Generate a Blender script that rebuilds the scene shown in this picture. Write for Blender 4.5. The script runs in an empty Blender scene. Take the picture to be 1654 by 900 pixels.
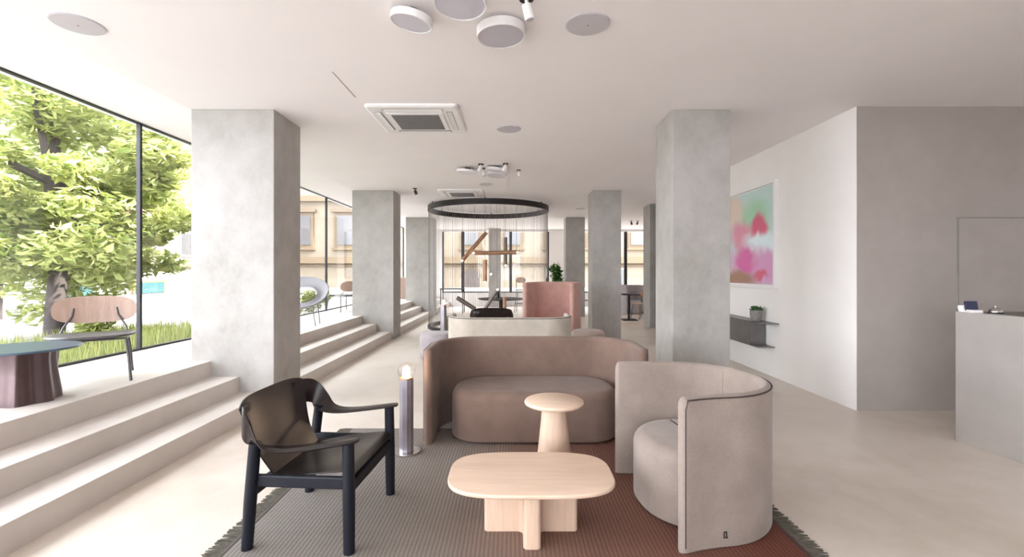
import bpy, math, random
from mathutils import Vector, Matrix
random.seed(7)
PI = math.pi
S = bpy.context.scene
COL = S.collection

# ------------------------------------------------------------------ camera, sky, sun, exposure
cam_d = bpy.data.cameras.new('camera'); cam = bpy.data.objects.new('camera', cam_d); COL.objects.link(cam)
cam.location = (0, 0, 1.43); cam.rotation_euler = (PI/2, 0, 0)
cam_d.sensor_width = 36; cam_d.lens = 765/1654*36
cam_d.shift_x = -1/1654; cam_d.shift_y = -12/1654
cam_d.clip_start = .05; cam_d.clip_end = 400
S.camera = cam
S.view_settings.view_transform = 'Standard'; S.view_settings.look = 'None'
S.view_settings.gamma = 1; S.view_settings.use_curve_mapping = False
S.view_settings.exposure = 3.46
W = bpy.data.worlds.new('sky'); S.world = W; W.use_nodes = True
bg = W.node_tree.nodes['Background']
bg.inputs['Color'].default_value = (.925, .935, 1.0, 1); bg.inputs['Strength'].default_value = 1.15
S.cycles.max_bounces = 10; S.cycles.diffuse_bounces = 7; S.cycles.transparent_max_bounces = 24
S.cycles.glossy_bounces = 4; S.cycles.sample_clamp_indirect = 6
S.cycles.use_denoising = True
sun_d = bpy.data.lights.new('sun', 'SUN'); sun = bpy.data.objects.new('sun', sun_d); COL.objects.link(sun)
sun_d.energy = 2.6; sun_d.color = (1, .93, .82); sun_d.angle = .03
sun.rotation_euler = (math.radians(6), math.radians(46), 0)
def portal(name, loc, rot, sx, sy):
    l = bpy.data.lights.new(name, 'AREA'); l.shape = 'RECTANGLE'; l.size = sx; l.size_y = sy
    o = bpy.data.objects.new(name, l); o.location = loc; o.rotation_euler = rot; COL.objects.link(o)
    l.cycles.is_portal = True
portal('window_light', (-4.55, 6.6, 1.85), (0, -PI/2, 0), 2.8, 25.2)
portal('window_light', (2.0, 19.45, 1.8), (-PI/2, 0, 0), 11, 2.6)
portal('window_light', (-1.9, -6.15, 1.8), (PI/2, 0, 0), 5.2, 2.6)  # portal at the added fill window behind the camera

# ------------------------------------------------------------------ materials
def new_mat(name):
    m = bpy.data.materials.new(name); m.use_nodes = True
    nt = m.node_tree; b = nt.nodes['Principled BSDF']
    return m, nt, b
def node(nt, t, **kw):
    n = nt.nodes.new(t)
    for k, v in kw.items(): setattr(n, k, v)
    return n
def ramp(nt, fac, stops):
    r = node(nt, 'ShaderNodeValToRGB'); e = r.color_ramp.elements
    e[0].position, e[0].color = stops[0][0], (*stops[0][1], 1)
    e[1].position, e[1].color = stops[-1][0], (*stops[-1][1], 1)
    for p, c in stops[1:-1]:
        x = e.new(p); x.color = (*c, 1)
    nt.links.new(fac, r.inputs[0]); return r
def noise(nt, vec, scale, detail=4, rough=.55, dist=0):
    n = node(nt, 'ShaderNodeTexNoise'); n.inputs['Scale'].default_value = scale
    n.inputs['Detail'].default_value = detail; n.inputs['Roughness'].default_value = rough
    n.inputs['Distortion'].default_value = dist
    if vec is not None: nt.links.new(vec, n.inputs['Vector'])
    return n
def coords(nt, scale=(1, 1, 1), rot=(0, 0, 0)):
    t = node(nt, 'ShaderNodeTexCoord'); mp = node(nt, 'ShaderNodeMapping')
    mp.inputs['Scale'].default_value = scale; mp.inputs['Rotation'].default_value = rot
    nt.links.new(t.outputs['Object'], mp.inputs[0]); return mp.outputs[0]
def bump(nt, b, h, strength, dist=.01):
    n = node(nt, 'ShaderNodeBump'); n.inputs['Strength'].default_value = strength; n.inputs['Distance'].default_value = dist
    nt.links.new(h, n.inputs['Height']); nt.links.new(n.outputs[0], b.inputs['Normal'])
def mixc(nt, fac, a, b, mode='MIX'):
    m = node(nt, 'ShaderNodeMix', data_type='RGBA', blend_type=mode)
    if isinstance(fac, (int, float)): m.inputs[0].default_value = fac
    else: nt.links.new(fac, m.inputs[0])
    for i, x in ((6, a), (7, b)):
        if isinstance(x, tuple): m.inputs[i].default_value = (*x, 1)
        else: nt.links.new(x, m.inputs[i])
    return m.outputs[2]
def plain(name, c, rough=.5, metal=0, var=.12, scale=6, bmp=0, coat=0, spec=.5):
    m, nt, b = new_mat(name); v = coords(nt)
    n = noise(nt, v, scale)
    lo = tuple(x*(1-var) for x in c); hi = tuple(min(1, x*(1+var)) for x in c)
    r = ramp(nt, n.outputs['Fac'], [(.3, lo), (.7, hi)])
    nt.links.new(r.outputs[0], b.inputs['Base Color'])
    b.inputs['Roughness'].default_value = rough; b.inputs['Metallic'].default_value = metal
    b.inputs['Coat Weight'].default_value = coat; b.inputs['Specular IOR Level'].default_value = spec
    if bmp: bump(nt, b, n.outputs['Fac'], bmp)
    return m
def mottled(name, stops, rough, s1, s2, bmp=.1, rv=.1, stretch=(1, 1, 1), spec=.5):
    m, nt, b = new_mat(name); v = coords(nt, stretch)
    a = noise(nt, v, s1, 6, .6, .6); c = noise(nt, v, s2, 8, .65)
    mx = node(nt, 'ShaderNodeMath', operation='MULTIPLY_ADD'); mx.inputs[1].default_value = .4
    ad = node(nt, 'ShaderNodeMath', operation='MULTIPLY'); ad.inputs[1].default_value = .6
    nt.links.new(a.outputs['Fac'], ad.inputs[0]); nt.links.new(c.outputs['Fac'], mx.inputs[0]); nt.links.new(ad.outputs[0], mx.inputs[2])
    r = ramp(nt, mx.outputs[0], stops); nt.links.new(r.outputs[0], b.inputs['Base Color'])
    rr = node(nt, 'ShaderNodeMath', operation='MULTIPLY_ADD'); rr.inputs[1].default_value = rv; rr.inputs[2].default_value = rough-rv/2
    nt.links.new(c.outputs['Fac'], rr.inputs[0]); nt.links.new(rr.outputs[0], b.inputs['Roughness'])
    b.inputs['Specular IOR Level'].default_value = spec
    if bmp: bump(nt, b, mx.outputs[0], bmp)
    return m
def fabric(name, c, weave=420, sheen=.25):
    m, nt, b = new_mat(name); v = coords(nt)
    n = noise(nt, v, 5, 4); f = noise(nt, coords(nt, (1, 1, .35)), weave, 2)
    lo = tuple(x*.86 for x in c); hi = tuple(x*1.1 for x in c)
    r = ramp(nt, n.outputs['Fac'], [(.3, lo), (.7, hi)])
    r2 = ramp(nt, f.outputs['Fac'], [(.35, (.78, .78, .78)), (.65, (1, 1, 1))])
    nt.links.new(mixc(nt, 1.0, r.outputs[0], r2.outputs[0], 'MULTIPLY'), b.inputs['Base Color'])
    b.inputs['Roughness'].default_value = .9; b.inputs['Sheen Weight'].default_value = sheen
    b.inputs['Sheen Roughness'].default_value = .5; b.inputs['Specular IOR Level'].default_value = .15
    bump(nt, b, f.outputs['Fac'], .25, .004)
    return m
def wood(name, c0, c1, axis=0, scale=3.0, rough=.45):
    m, nt, b = new_mat(name)
    st = [14, 14, 14]; st[axis] = 1.2
    v = coords(nt, tuple(st)); a = noise(nt, v, scale*.6, 5, .6, .8); g = noise(nt, coords(nt, tuple(x*5 if i != axis else x*2 for i, x in enumerate(st))), scale, 4)
    sm = node(nt, 'ShaderNodeMath', operation='MULTIPLY_ADD'); sm.inputs[1].default_value = .35
    hl = node(nt, 'ShaderNodeMath', operation='MULTIPLY'); hl.inputs[1].default_value = .65
    nt.links.new(a.outputs['Fac'], hl.inputs[0]); nt.links.new(g.outputs['Fac'], sm.inputs[0]); nt.links.new(hl.outputs[0], sm.inputs[2])
    r = ramp(nt, sm.outputs[0], [(.3, c0), (.7, c1)])
    nt.links.new(r.outputs[0], b.inputs['Base Color']); b.inputs['Roughness'].default_value = rough
    bump(nt, b, sm.outputs[0], .06, .004)
    return m
def clear_glass(name, tint=(1, 1, 1), refl=1.0, ior=1.5):
    m, nt, b = new_mat(name); nt.nodes.remove(b)
    out = nt.nodes['Material Output']
    t = node(nt, 'ShaderNodeBsdfTransparent'); t.inputs[0].default_value = (*tint, 1)
    g = node(nt, 'ShaderNodeBsdfGlossy'); g.inputs['Roughness'].default_value = .01
    fr = node(nt, 'ShaderNodeLayerWeight'); fr.inputs[0].default_value = .5
    pw = node(nt, 'ShaderNodeMath', operation='POWER'); pw.inputs[1].default_value = 4.5
    nt.links.new(fr.outputs['Facing'], pw.inputs[0])
    ml = node(nt, 'ShaderNodeMath', operation='MULTIPLY_ADD'); ml.inputs[1].default_value = .9*refl; ml.inputs[2].default_value = .035*refl
    nt.links.new(pw.outputs[0], ml.inputs[0])
    mx = node(nt, 'ShaderNodeMixShader'); nt.links.new(ml.outputs[0], mx.inputs[0])
    nt.links.new(t.outputs[0], mx.inputs[1]); nt.links.new(g.outputs[0], mx.inputs[2]); nt.links.new(mx.outputs[0], out.inputs[0])
    return m
def emit(name, c, s):
    m, nt, b = new_mat(name); b.inputs['Base Color'].default_value = (*c, 1)
    b.inputs['Emission Color'].default_value = (*c, 1); b.inputs['Emission Strength'].default_value = s
    return m

M = {}
M['floor'] = mottled('microcement floor', [(.3, (.50, .425, .35)), (.5, (.635, .57, .505)), (.7, (.71, .655, .60))], .40, .5, 2.4, .02, .2)
M['step'] = mottled('microcement steps', [(.3, (.54, .49, .45)), (.7, (.68, .63, .59))], .5, .7, 3, .03, .15)
M['column'] = mottled('bare concrete', [(.28, (.25, .232, .21)), (.42, (.345, .33, .308)), (.55, (.41, .395, .38)), (.75, (.49, .475, .46))], .72, 1.1, 5.5, .25, .2, (1, 1, .8))
M['ceiling'] = plain('white plaster ceiling', (.87, .84, .84), .9, 0, .015, 1.2)
M['white_wall'] = plain('white plaster wall', (.80, .775, .765), .85, 0, .02, 2)
M['grey_wall'] = mottled('warm grey trowelled wall', [(.3, (.33, .295, .27)), (.7, (.41, .37, .345))], .75, .8, 4, .05)
M['black_metal'] = plain('black window metal', (.025, .025, .03), .45, .3)
M['glass'] = clear_glass('window glass', (.97, .985, .98), .9)
M['sofa_brown'] = fabric('brown wool', (.215, .146, .117), 420, .14)
M['sofa_cream'] = fabric('cream wool', (.58, .52, .45))
M['tub'] = fabric('sand wool', (.31, .252, .218))
M['pouf_grey'] = fabric('lavender grey wool', (.42, .38, .40))
M['pouf_beige'] = fabric('dusty beige wool', (.48, .38, .33))
M['pouf_olive'] = fabric('olive wool', (.20, .19, .12))
M['pink'] = fabric('dusty pink wool', (.60, .36, .31))
M['lilac'] = fabric('pale lilac wool', (.50, .46, .49))
M['cinnamon'] = fabric('cinnamon wool', (.22, .15, .12))
M['piping'] = plain('dark piping', (.05, .035, .035), .7)
M['leather'] = plain('black leather', (.015, .009, .009), .33, 0, .3, 9, .05, 0, .42)
M['dark_wood'] = wood('black stained ash', (.005, .006, .011), (.010, .011, .018), 2, 3, .5)
M['dark_wood'].node_tree.nodes['Principled BSDF'].inputs['Specular IOR Level'].default_value = .28
M['oak_top'] = wood('soaped oak', (.60, .435, .32), (.75, .585, .46), 0, 2.4)
M['oak_foot'] = wood('soaped oak upright', (.55, .385, .28), (.70, .53, .41), 2, 2.4)
M['ply'] = wood('walnut veneer', (.34, .225, .175), (.48, .345, .28), 2, 3)
M['peach'] = wood('tan veneer', (.42, .22, .13), (.55, .32, .21), 2, 3)
M['graphite'] = plain('graphite steel', (.11, .105, .11), .4, .6)
M['dark_top'] = plain('charcoal laminate', (.022, .022, .03), .6, 0, .1, 6, 0, 0, .25)
M['lamp_body'] = plain('anodised lilac grey', (.36, .33, .37), .35, .75)
M['steel'] = plain('polished steel', (.62, .6, .6), .16, 1)
M['copper'] = plain('brushed copper', (.50, .26, .14), .35, .55)
M['copper_dark'] = plain('dark bronze tube', (.17, .13, .12), .35, .6)
M['globe'] = clear_glass('globe glass', (.97, .96, .95), 1.0)
M['bulb'] = emit('warm bulb', (1, .72, .48), 7)
M['tube_bulb'] = emit('dim tube bulb', (1, .80, .6), 1.0)
M['wire'] = plain('grey wire', (.13, .12, .12), .5, .5)
M['chain'] = plain('steel chain', (.34, .32, .31), .4, .7)
M['ring'] = plain('blackened ring', (.022, .018, .018), .5, .3)
M['desk'] = mottled('tinned steel cladding', [(.3, (.42, .39, .375)), (.7, (.54, .51, .49))], .40, .8, 3, .02, .25)
M['desk'].node_tree.nodes['Principled BSDF'].inputs['Metallic'].default_value = .5
M['desk_top'] = plain('dark bronze worktop', (.05, .035, .028), .3)
M['shelf'] = mottled('hot rolled steel', [(.3, (.15, .14, .14)), (.7, (.27, .255, .255))], .4, 2, 8, .02, .2)
M['shelf'].node_tree.nodes['Principled BSDF'].inputs['Metallic'].default_value = .6
M['white_paint'] = plain('white lacquer', (.78, .77, .77), .4, 0, .02)
M['disc'] = plain('lilac diffuser', (.50, .48, .53), .35, 0, .03)
M['speaker'] = plain('speaker grille', (.54, .515, .54), .6, 0, .06, 200)
M['grille'] = plain('vent grille', (.16, .155, .16), .7, 0, .5, 90)
M['groove'] = plain('shadow gap', (.25, .235, .225), .9)
M['black_plastic'] = plain('black plastic', (.02, .02, .025), .5)
M['navy'] = plain('navy screen', (.03, .035, .08), .25)
M['pot'] = plain('stone pot', (.24, .225, .215), .8, 0, .3, 60)
M['soil'] = plain('soil', (.04, .03, .02), .95)
M['planter'] = plain('planter', (.2, .19, .18), .7)
M['blue_top'] = plain('blue enamel', (.045, .078, .12), .28, 0, .08)
M['bronze_base'] = plain('anodised mauve metal', (.115, .082, .085), .3, .85)
M['oval_shell'] = plain('pale grey shell', (.27, .26, .285), .55, 0, .03)
M['facade_cream'] = plain('cream render', (.205, .168, .125), .9, 0, .06, .8)
M['facade_white'] = plain('white render', (.30, .28, .26), .9, 0, .04, .8)
M['facade_band'] = plain('ochre moulding', (.125, .09, .055), .9, 0, .06)
M['roof'] = plain('terracotta tiles', (.085, .046, .037), .9, 0, .12, 4)
M['facade_window'] = plain('dim facade glass', (.08, .08, .085), .15)
M['shop_window'] = plain('teal shop glass', (.03, .08, .09), .15)
M['arch_door'] = plain('weathered arch door', (.07, .055, .05), .8)
M['street'] = mottled('pale paving', [(.3, (.20, .19, .185)), (.7, (.26, .25, .24))], .85, .4, 3, .05)
M['bark'] = mottled('bark', [(.3, (.035, .028, .028)), (.7, (.085, .068, .066))], .95, 4, 14, .6, .1, (1, 1, .25))

def leaf_mat(name, c0, c1, trans=.4):
    m, nt, b = new_mat(name)
    g = node(nt, 'ShaderNodeNewGeometry')
    r = ramp(nt, g.outputs['Random Per Island'], [(0, c0), (1, c1)])
    nt.links.new(r.outputs[0], b.inputs['Base Color']); b.inputs['Roughness'].default_value = .55
    t = node(nt, 'ShaderNodeBsdfTranslucent'); nt.links.new(r.outputs[0], t.inputs[0])
    mx = node(nt, 'ShaderNodeMixShader'); mx.inputs[0].default_value = trans
    nt.links.new(b.outputs[0], mx.inputs[1]); nt.links.new(t.outputs[0], mx.inputs[2])
    nt.links.new(mx.outputs[0], nt.nodes['Material Output'].inputs[0])
    return m
M['tree_leaf'] = leaf_mat('lime leaves', (.19, .25, .06), (.54, .55, .22))
M['tree_leaf_far'] = leaf_mat('pale leaves', (.17, .23, .08), (.42, .44, .22))
M['plant_leaf'] = leaf_mat('glossy leaves', (.03, .10, .02), (.10, .24, .05), .2)
M['succulent'] = leaf_mat('dark leaves', (.02, .07, .02), (.06, .15, .04), .1)
M['grass'] = leaf_mat('grass blades', (.13, .18, .03), (.38, .38, .12))

def rug_mat():
    m, nt, b = new_mat('ombre flatweave')
    t = node(nt, 'ShaderNodeTexCoord'); sx = node(nt, 'ShaderNodeSeparateXYZ'); nt.links.new(t.outputs['Object'], sx.inputs[0])
    n = noise(nt, coords(nt), 2.2, 3); nf = noise(nt, coords(nt, (30, 190, 1)), 3, 2)
    mr = node(nt, 'ShaderNodeMapRange'); mr.inputs[1].default_value = -1.5; mr.inputs[2].default_value = 1.5
    nt.links.new(sx.outputs[0], mr.inputs[0])
    ad = node(nt, 'ShaderNodeMath', operation='MULTIPLY_ADD'); ad.inputs[1].default_value = .12
    nt.links.new(n.outputs['Fac'], ad.inputs[0]); nt.links.new(mr.outputs[0], ad.inputs[2])
    r = ramp(nt, ad.outputs[0], [(.1, (.25, .232, .215)), (.42, (.235, .205, .18)), (.62, (.225, .135, .105)), (.98, (.15, .058, .042))])
    wv = node(nt, 'ShaderNodeTexWave', wave_type='BANDS', bands_direction='X'); wv.inputs['Scale'].default_value = 14; wv.inputs['Distortion'].default_value = .6
    nt.links.new(t.outputs['Object'], wv.inputs[0])
    w2 = node(nt, 'ShaderNodeTexWave', wave_type='BANDS', bands_direction='Y'); w2.inputs['Scale'].default_value = 28; w2.inputs['Distortion'].default_value = 1.2
    nt.links.new(t.outputs['Object'], w2.inputs[0])
    pr = node(nt, 'ShaderNodeMath', operation='MULTIPLY'); nt.links.new(wv.outputs['Fac'], pr.inputs[0]); nt.links.new(w2.outputs['Fac'], pr.inputs[1])
    sm = node(nt, 'ShaderNodeMath', operation='ADD'); nt.links.new(pr.outputs[0], sm.inputs[0]); nt.links.new(nf.outputs['Fac'], sm.inputs[1])
    r2 = ramp(nt, sm.outputs[0], [(.3, (.62, .62, .62)), (1.0, (1.25, 1.22, 1.2))])
    nt.links.new(mixc(nt, 1, r.outputs[0], r2.outputs[0], 'MULTIPLY'), b.inputs['Base Color'])
    b.inputs['Roughness'].default_value = .95; b.inputs['Specular IOR Level'].default_value = .1
    bump(nt, b, sm.outputs[0], .6, .006)
    return m
M['rug'] = rug_mat()
M['fringe'] = plain('olive grey fringe', (.085, .077, .06), .95, 0, .35, 30)

def art_mat():
    m, nt, b = new_mat('abstract print')
    t = node(nt, 'ShaderNodeTexCoord'); n = noise(nt, t.outputs['Object'], 2.2, 4, .55, .6)
    sub = node(nt, 'ShaderNodeVectorMath', operation='SUBTRACT'); sub.inputs[1].default_value = (.5, .5, .5); nt.links.new(n.outputs['Color'], sub.inputs[0])
    ma = node(nt, 'ShaderNodeVectorMath', operation='MULTIPLY_ADD'); ma.inputs[1].default_value = (0, .45, .4)
    nt.links.new(sub.outputs[0], ma.inputs[0]); nt.links.new(t.outputs['Object'], ma.inputs[2])
    col = (.50, .66, .64)
    for (y, z, ry, rz_, c) in ((.35, .38, .6, .4, (.70, .58, .50)), (.1, -.55, 1.4, .45, (.60, .42, .55)), (-.42, .26, .50, .40, (.36, .60, .42)), (-.52, .10, .28, .26, (.62, .10, .20)),
                               (-.02, .02, .38, .26, (.66, .28, .38)), (-.62, -.12, .62, .18, (.70, .82, .86)), (-.70, -.45, .45, .30, (.62, .30, .52)), (-.14, -.33, .34, .25, (.62, .13, .36)),
                               (.05, -.62, .60, .18, (.34, .19, .13)), (-.55, -.56, .22, .08, (.60, .12, .20)), (.7, .0, .4, .5, (.55, .30, .45))):
        a = node(nt, 'ShaderNodeVectorMath', operation='SUBTRACT'); a.inputs[1].default_value = (0, y, z); nt.links.new(ma.outputs[0], a.inputs[0])
        k = node(nt, 'ShaderNodeVectorMath', operation='MULTIPLY'); k.inputs[1].default_value = (0, 1/ry, 1/rz_); nt.links.new(a.outputs[0], k.inputs[0])
        l = node(nt, 'ShaderNodeVectorMath', operation='LENGTH'); nt.links.new(k.outputs[0], l.inputs[0])
        mr = node(nt, 'ShaderNodeMapRange', interpolation_type='SMOOTHSTEP'); mr.inputs[1].default_value = 1.15; mr.inputs[2].default_value = .45
        nt.links.new(l.outputs['Value'], mr.inputs[0])
        col = mixc(nt, mr.outputs[0], col, c)
    nt.links.new(col, b.inputs['Base Color']); b.inputs['Roughness'].default_value = .35
    return m
M['art'] = art_mat()

# ------------------------------------------------------------------ mesh helpers
class MB:
    def __init__(s): s.v = []; s.f = []
    def add(s, vs, fs):
        o = len(s.v); s.v += [tuple(x) for x in vs]; s.f += [tuple(i+o for i in q) for q in fs]; return s
    def box(s, c, d, rz=0, R=None):
        x, y, z = d[0]/2, d[1]/2, d[2]/2
        vs = [Vector((i, j, k)) for i in (-x, x) for j in (-y, y) for k in (-z, z)]
        R = R or Matrix.Rotation(rz, 3, 'Z')
        return s.add([R @ q + Vector(c) for q in vs], [(0, 1, 3, 2), (4, 6, 7, 5), (0, 4, 5, 1), (2, 3, 7, 6), (0, 2, 6, 4), (1, 5, 7, 3)])
    def tube(s, pts, r, n=10, closed=False, caps=True):
        P = [Vector(p) for p in pts]; m = len(P); rs = r if isinstance(r, (list, tuple)) else [r]*m
        up = None; vs = []
        for i in range(m):
            if closed: t = P[(i+1) % m] - P[i-1]
            else: t = P[min(i+1, m-1)] - P[max(i-1, 0)]
            t.normalize()
            if up is None:
                up = Vector((0, 0, 1)) if abs(t.z) < .9 else Vector((1, 0, 0))
            a = (up - t*up.dot(t)).normalized(); up = a; b = t.cross(a)
            for k in range(n):
                w = 2*PI*k/n; vs.append(P[i] + (a*math.cos(w) + b*math.sin(w))*rs[i])
        fs = []
        for i in range(m if closed else m-1):
            j = (i+1) % m
            for k in range(n):
                l = (k+1) % n; fs.append((i*n+k, i*n+l, j*n+l, j*n+k))
        if caps and not closed:
            fs.append(tuple(range(n))[::-1]); fs.append(tuple(range((m-1)*n, m*n)))
        return s.add(vs, fs)
    def lathe(s, prof, n=32, c=(0, 0, 0), caps=True, wob=None):
        vs = []; m = len(prof)
        for r, z in prof:
            for k in range(n):
                w = 2*PI*k/n; q = r*(wob(w) if wob else 1)
                vs.append((c[0]+q*math.cos(w), c[1]+q*math.sin(w), c[2]+z))
        fs = [(i*n+k, i*n+(k+1) % n, (i+1)*n+(k+1) % n, (i+1)*n+k) for i in range(m-1) for k in range(n)]
        if caps: fs.append(tuple(range(n))[::-1]); fs.append(tuple(range((m-1)*n, m*n)))
        return s.add(vs, fs)
    def ball(s, c, r, n=20, m=12):
        return s.lathe([(max(1e-4, r*math.sin(PI*i/m)), -r*math.cos(PI*i/m)) for i in range(m+1)], n, c)
    def prism(s, out, levels, caps=True):
        n = len(out); vs = []
        N = []
        for i in range(n):
            a, b, c = Vector(out[i-1]), Vector(out[i]), Vector(out[(i+1) % n])
            t = (c-a); N.append(Vector((t.y, -t.x)).normalized())
        for z, ins in levels:
            for i in range(n):
                vs.append((out[i][0]-N[i].x*ins, out[i][1]-N[i].y*ins, z))
        m = len(levels)
        fs = [(i*n+k, i*n+(k+1) % n, (i+1)*n+(k+1) % n, (i+1)*n+k) for i in range(m-1) for k in range(n)]
        if caps: fs.append(tuple(range(n))[::-1]); fs.append(tuple(range((m-1)*n, m*n)))
        return s.add(vs, fs)
    def wall(s, path, t, z0, z1, r):
        """rounded upright wall of thickness t following an open plan path, with rounded ends"""
        P = [Vector(p) for p in path]; m = len(P)
        sec = []
        K = 5
        for (sx, zc, a0) in ((1, z0+r*.5, -PI/2), (1, z1-r, 0), (-1, z1-r, PI/2), (-1, z0+r*.5, PI)):
            rr = r if zc > (z0+z1)/2 else r*.5
            for k in range(K+1):
                a = a0 + PI/2*k/K
                sec.append((sx*(t/2-rr)+rr*math.cos(a), zc+rr*math.sin(a)))
        q = len(sec); vs = []
        rings = []
        tang = []
        for i in range(m):
            d = P[min(i+1, m-1)]-P[max(i-1, 0)]; tang.append(d.normalized())
        E = 5; e = t/2
        for k in range(E, 0, -1):
            a = PI/2*k/E; rings.append((P[0]-tang[0]*e*math.sin(a), tang[0], max(.05, math.cos(a))))
        for i in range(m): rings.append((P[i], tang[i], 1))
        for k in range(1, E+1):
            a = PI/2*k/E; rings.append((P[-1]+tang[-1]*e*math.sin(a), tang[-1], max(.05, math.cos(a))))
        zc = (z0+z1)/2; H = (z1-z0)/2
        for p, tt, sc in rings:
            nn = Vector((tt.y, -tt.x))
            zs = 1-(1-sc)*r/H
            for (u, z) in sec:
                vs.append((p.x+nn.x*u*sc, p.y+nn.y*u*sc, z0+(z-z0)*zs))
        M_ = len(rings)
        fs = [(i*q+k, (i+1)*q+k, (i+1)*q+(k+1) % q, i*q+(k+1) % q) for i in range(M_-1) for k in range(q)]
        fs.append(tuple(range(q))); fs.append(tuple(range((M_-1)*q, M_*q))[::-1])
        return s.add(vs, fs)
    def ribbon(s, P, Wv, t):
        """strip: centre points P, half-width vectors Wv, thickness t"""
        m = len(P); vs = []
        for i in range(m):
            p = Vector(P[i]); w = Vector(Wv[i])
            tg = (Vector(P[min(i+1, m-1)])-Vector(P[max(i-1, 0)])).normalized()
            nn = tg.cross(w).normalized()*t/2
            wn = w.normalized()*t*.3
            vs += [p-w+wn-nn, p-w+nn*0, p-w+wn+nn, p+w-wn+nn, p+w, p+w-wn-nn]
        q = 6
        fs = [(i*q+k, i*q+(k+1) % q, (i+1)*q+(k+1) % q, (i+1)*q+k) for i in range(m-1) for k in range(q)]
        fs.append(tuple(range(q))[::-1]); fs.append(tuple(range((m-1)*q, m*q)))
        return s.add(vs, fs)
    def sheet(s, fn, nu, nv, t):
        """surface fn(u,v) with thickness t"""
        G = [[Vector(fn(i/nu, j/nv)) for j in range(nv+1)] for i in range(nu+1)]
        vs = []; sign = (t/2, -t/2)
        def nrm(i, j):
            a = G[min(i+1, nu)][j]-G[max(i-1, 0)][j]; b = G[i][min(j+1, nv)]-G[i][max(j-1, 0)]
            c = a.cross(b); return c.normalized() if c.length > 1e-9 else Vector((0, 0, 1))
        for sg in sign:
            for i in range(nu+1):
                for j in range(nv+1): vs.append(G[i][j]+nrm(i, j)*sg)
        st = nv+1; off = (nu+1)*(nv+1); fs = []
        for i in range(nu):
            for j in range(nv):
                a, b, c, d = i*st+j, (i+1)*st+j, (i+1)*st+j+1, i*st+j+1
                fs.append((a, b, c, d)); fs.append((off+a, off+d, off+c, off+b))
        for i in range(nu):
            a, b = i*st, (i+1)*st; fs.append((a, off+a, off+b, b))
            a, b = i*st+nv, (i+1)*st+nv; fs.append((a, b, off+b, off+a))
        for j in range(nv):
            a, b = j, j+1; fs.append((a, b, off+b, off+a))
            a, b = nu*st+j, nu*st+j+1; fs.append((a, off+a, off+b, b))
        return s.add(vs, fs)
    def build(s, name, mat, parent=None, smooth=38, bev=0, loc=None, recalc=True):
        import bmesh
        me = bpy.data.meshes.new(name); me.from_pydata(s.v, [], s.f); me.update()
        if recalc:
            b = bmesh.new(); b.from_mesh(me); bmesh.ops.recalc_face_normals(b, faces=b.faces); b.to_mesh(me); b.free()
        me.materials.append(mat)
        if smooth:
            me.polygons.foreach_set('use_smooth', [True]*len(me.polygons)); me.set_sharp_from_angle(angle=math.radians(smooth))
        o = bpy.data.objects.new(name, me); COL.objects.link(o)
        if parent: o.parent = parent
        if loc: o.location = loc
        if bev:
            md = o.modifiers.new('bevel', 'BEVEL'); md.width = bev; md.segments = 2; md.limit_method = 'ANGLE'
        return o
def tag(o, label=None, cat=None, group=None, kind=None):
    if label: o['label'] = label
    if cat: o['category'] = cat
    if group: o['group'] = group
    if kind: o['kind'] = kind
    return o
def empty(name, loc, rz=0, label=None, cat=None, group=None, kind=None):
    o = bpy.data.objects.new(name, None); COL.objects.link(o); o.location = loc; o.rotation_euler = (0, 0, rz)
    o.empty_display_size = .1
    return tag(o, label, cat, group, kind)
def copy_tree(o, parent=None):
    c = o.copy(); COL.objects.link(c); c.parent = parent
    for ch in list(o.children): copy_tree(ch, c)
    return c
def place(o, loc, rz, label, group=None, sc=None):
    c = copy_tree(o); c.location = loc; c.rotation_euler = (0, 0, rz); c['label'] = label
    if group: c['group'] = group
    if sc: c.scale = (sc,)*3
    return c
def levels(z0, z1, rb, rt, n=5):
    L = []
    for k in range(n+1):
        a = PI/2*k/n; L.append((z0+rb*(1-math.cos(a)) if False else z0+rb*(1-math.sin(PI/2-a)), rb*(1-math.sin(a))))
    for k in range(n+1):
        a = PI/2*k/n; L.append((z1-rt+rt*math.sin(a), rt*(1-math.cos(a))))
    return L
def rrect(hx, y0, y1, rf, rbk, n=10):
    """rounded rectangle outline, ccw; rf front (y0) corner radius, rbk back radius"""
    out = []
    for cx, cy, r, a0 in ((hx-rf, y0+rf, rf, -PI/2), (hx-rbk, y1-rbk, rbk, 0), (-hx+rbk, y1-rbk, rbk, PI/2), (-hx+rf, y0+rf, rf, PI)):
        for k in range(n+1):
            a = a0+PI/2*k/n; out.append((cx+r*math.cos(a), cy+r*math.sin(a)))
    return out
def superell(a, b, p, n=72):
    out = []
    for k in range(n):
        w = 2*PI*k/n; c, s_ = math.cos(w), math.sin(w)
        out.append((a*math.copysign(abs(c)**(2/p), c), b*math.copysign(abs(s_)**(2/p), s_)))
    return out
def struct(name, mb, mat, parent=None, label=None, cat=None, **kw):
    o = mb.build(name, mat, parent, **kw)
    if not parent: o['kind'] = 'structure'
    return tag(o, label, cat)

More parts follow.
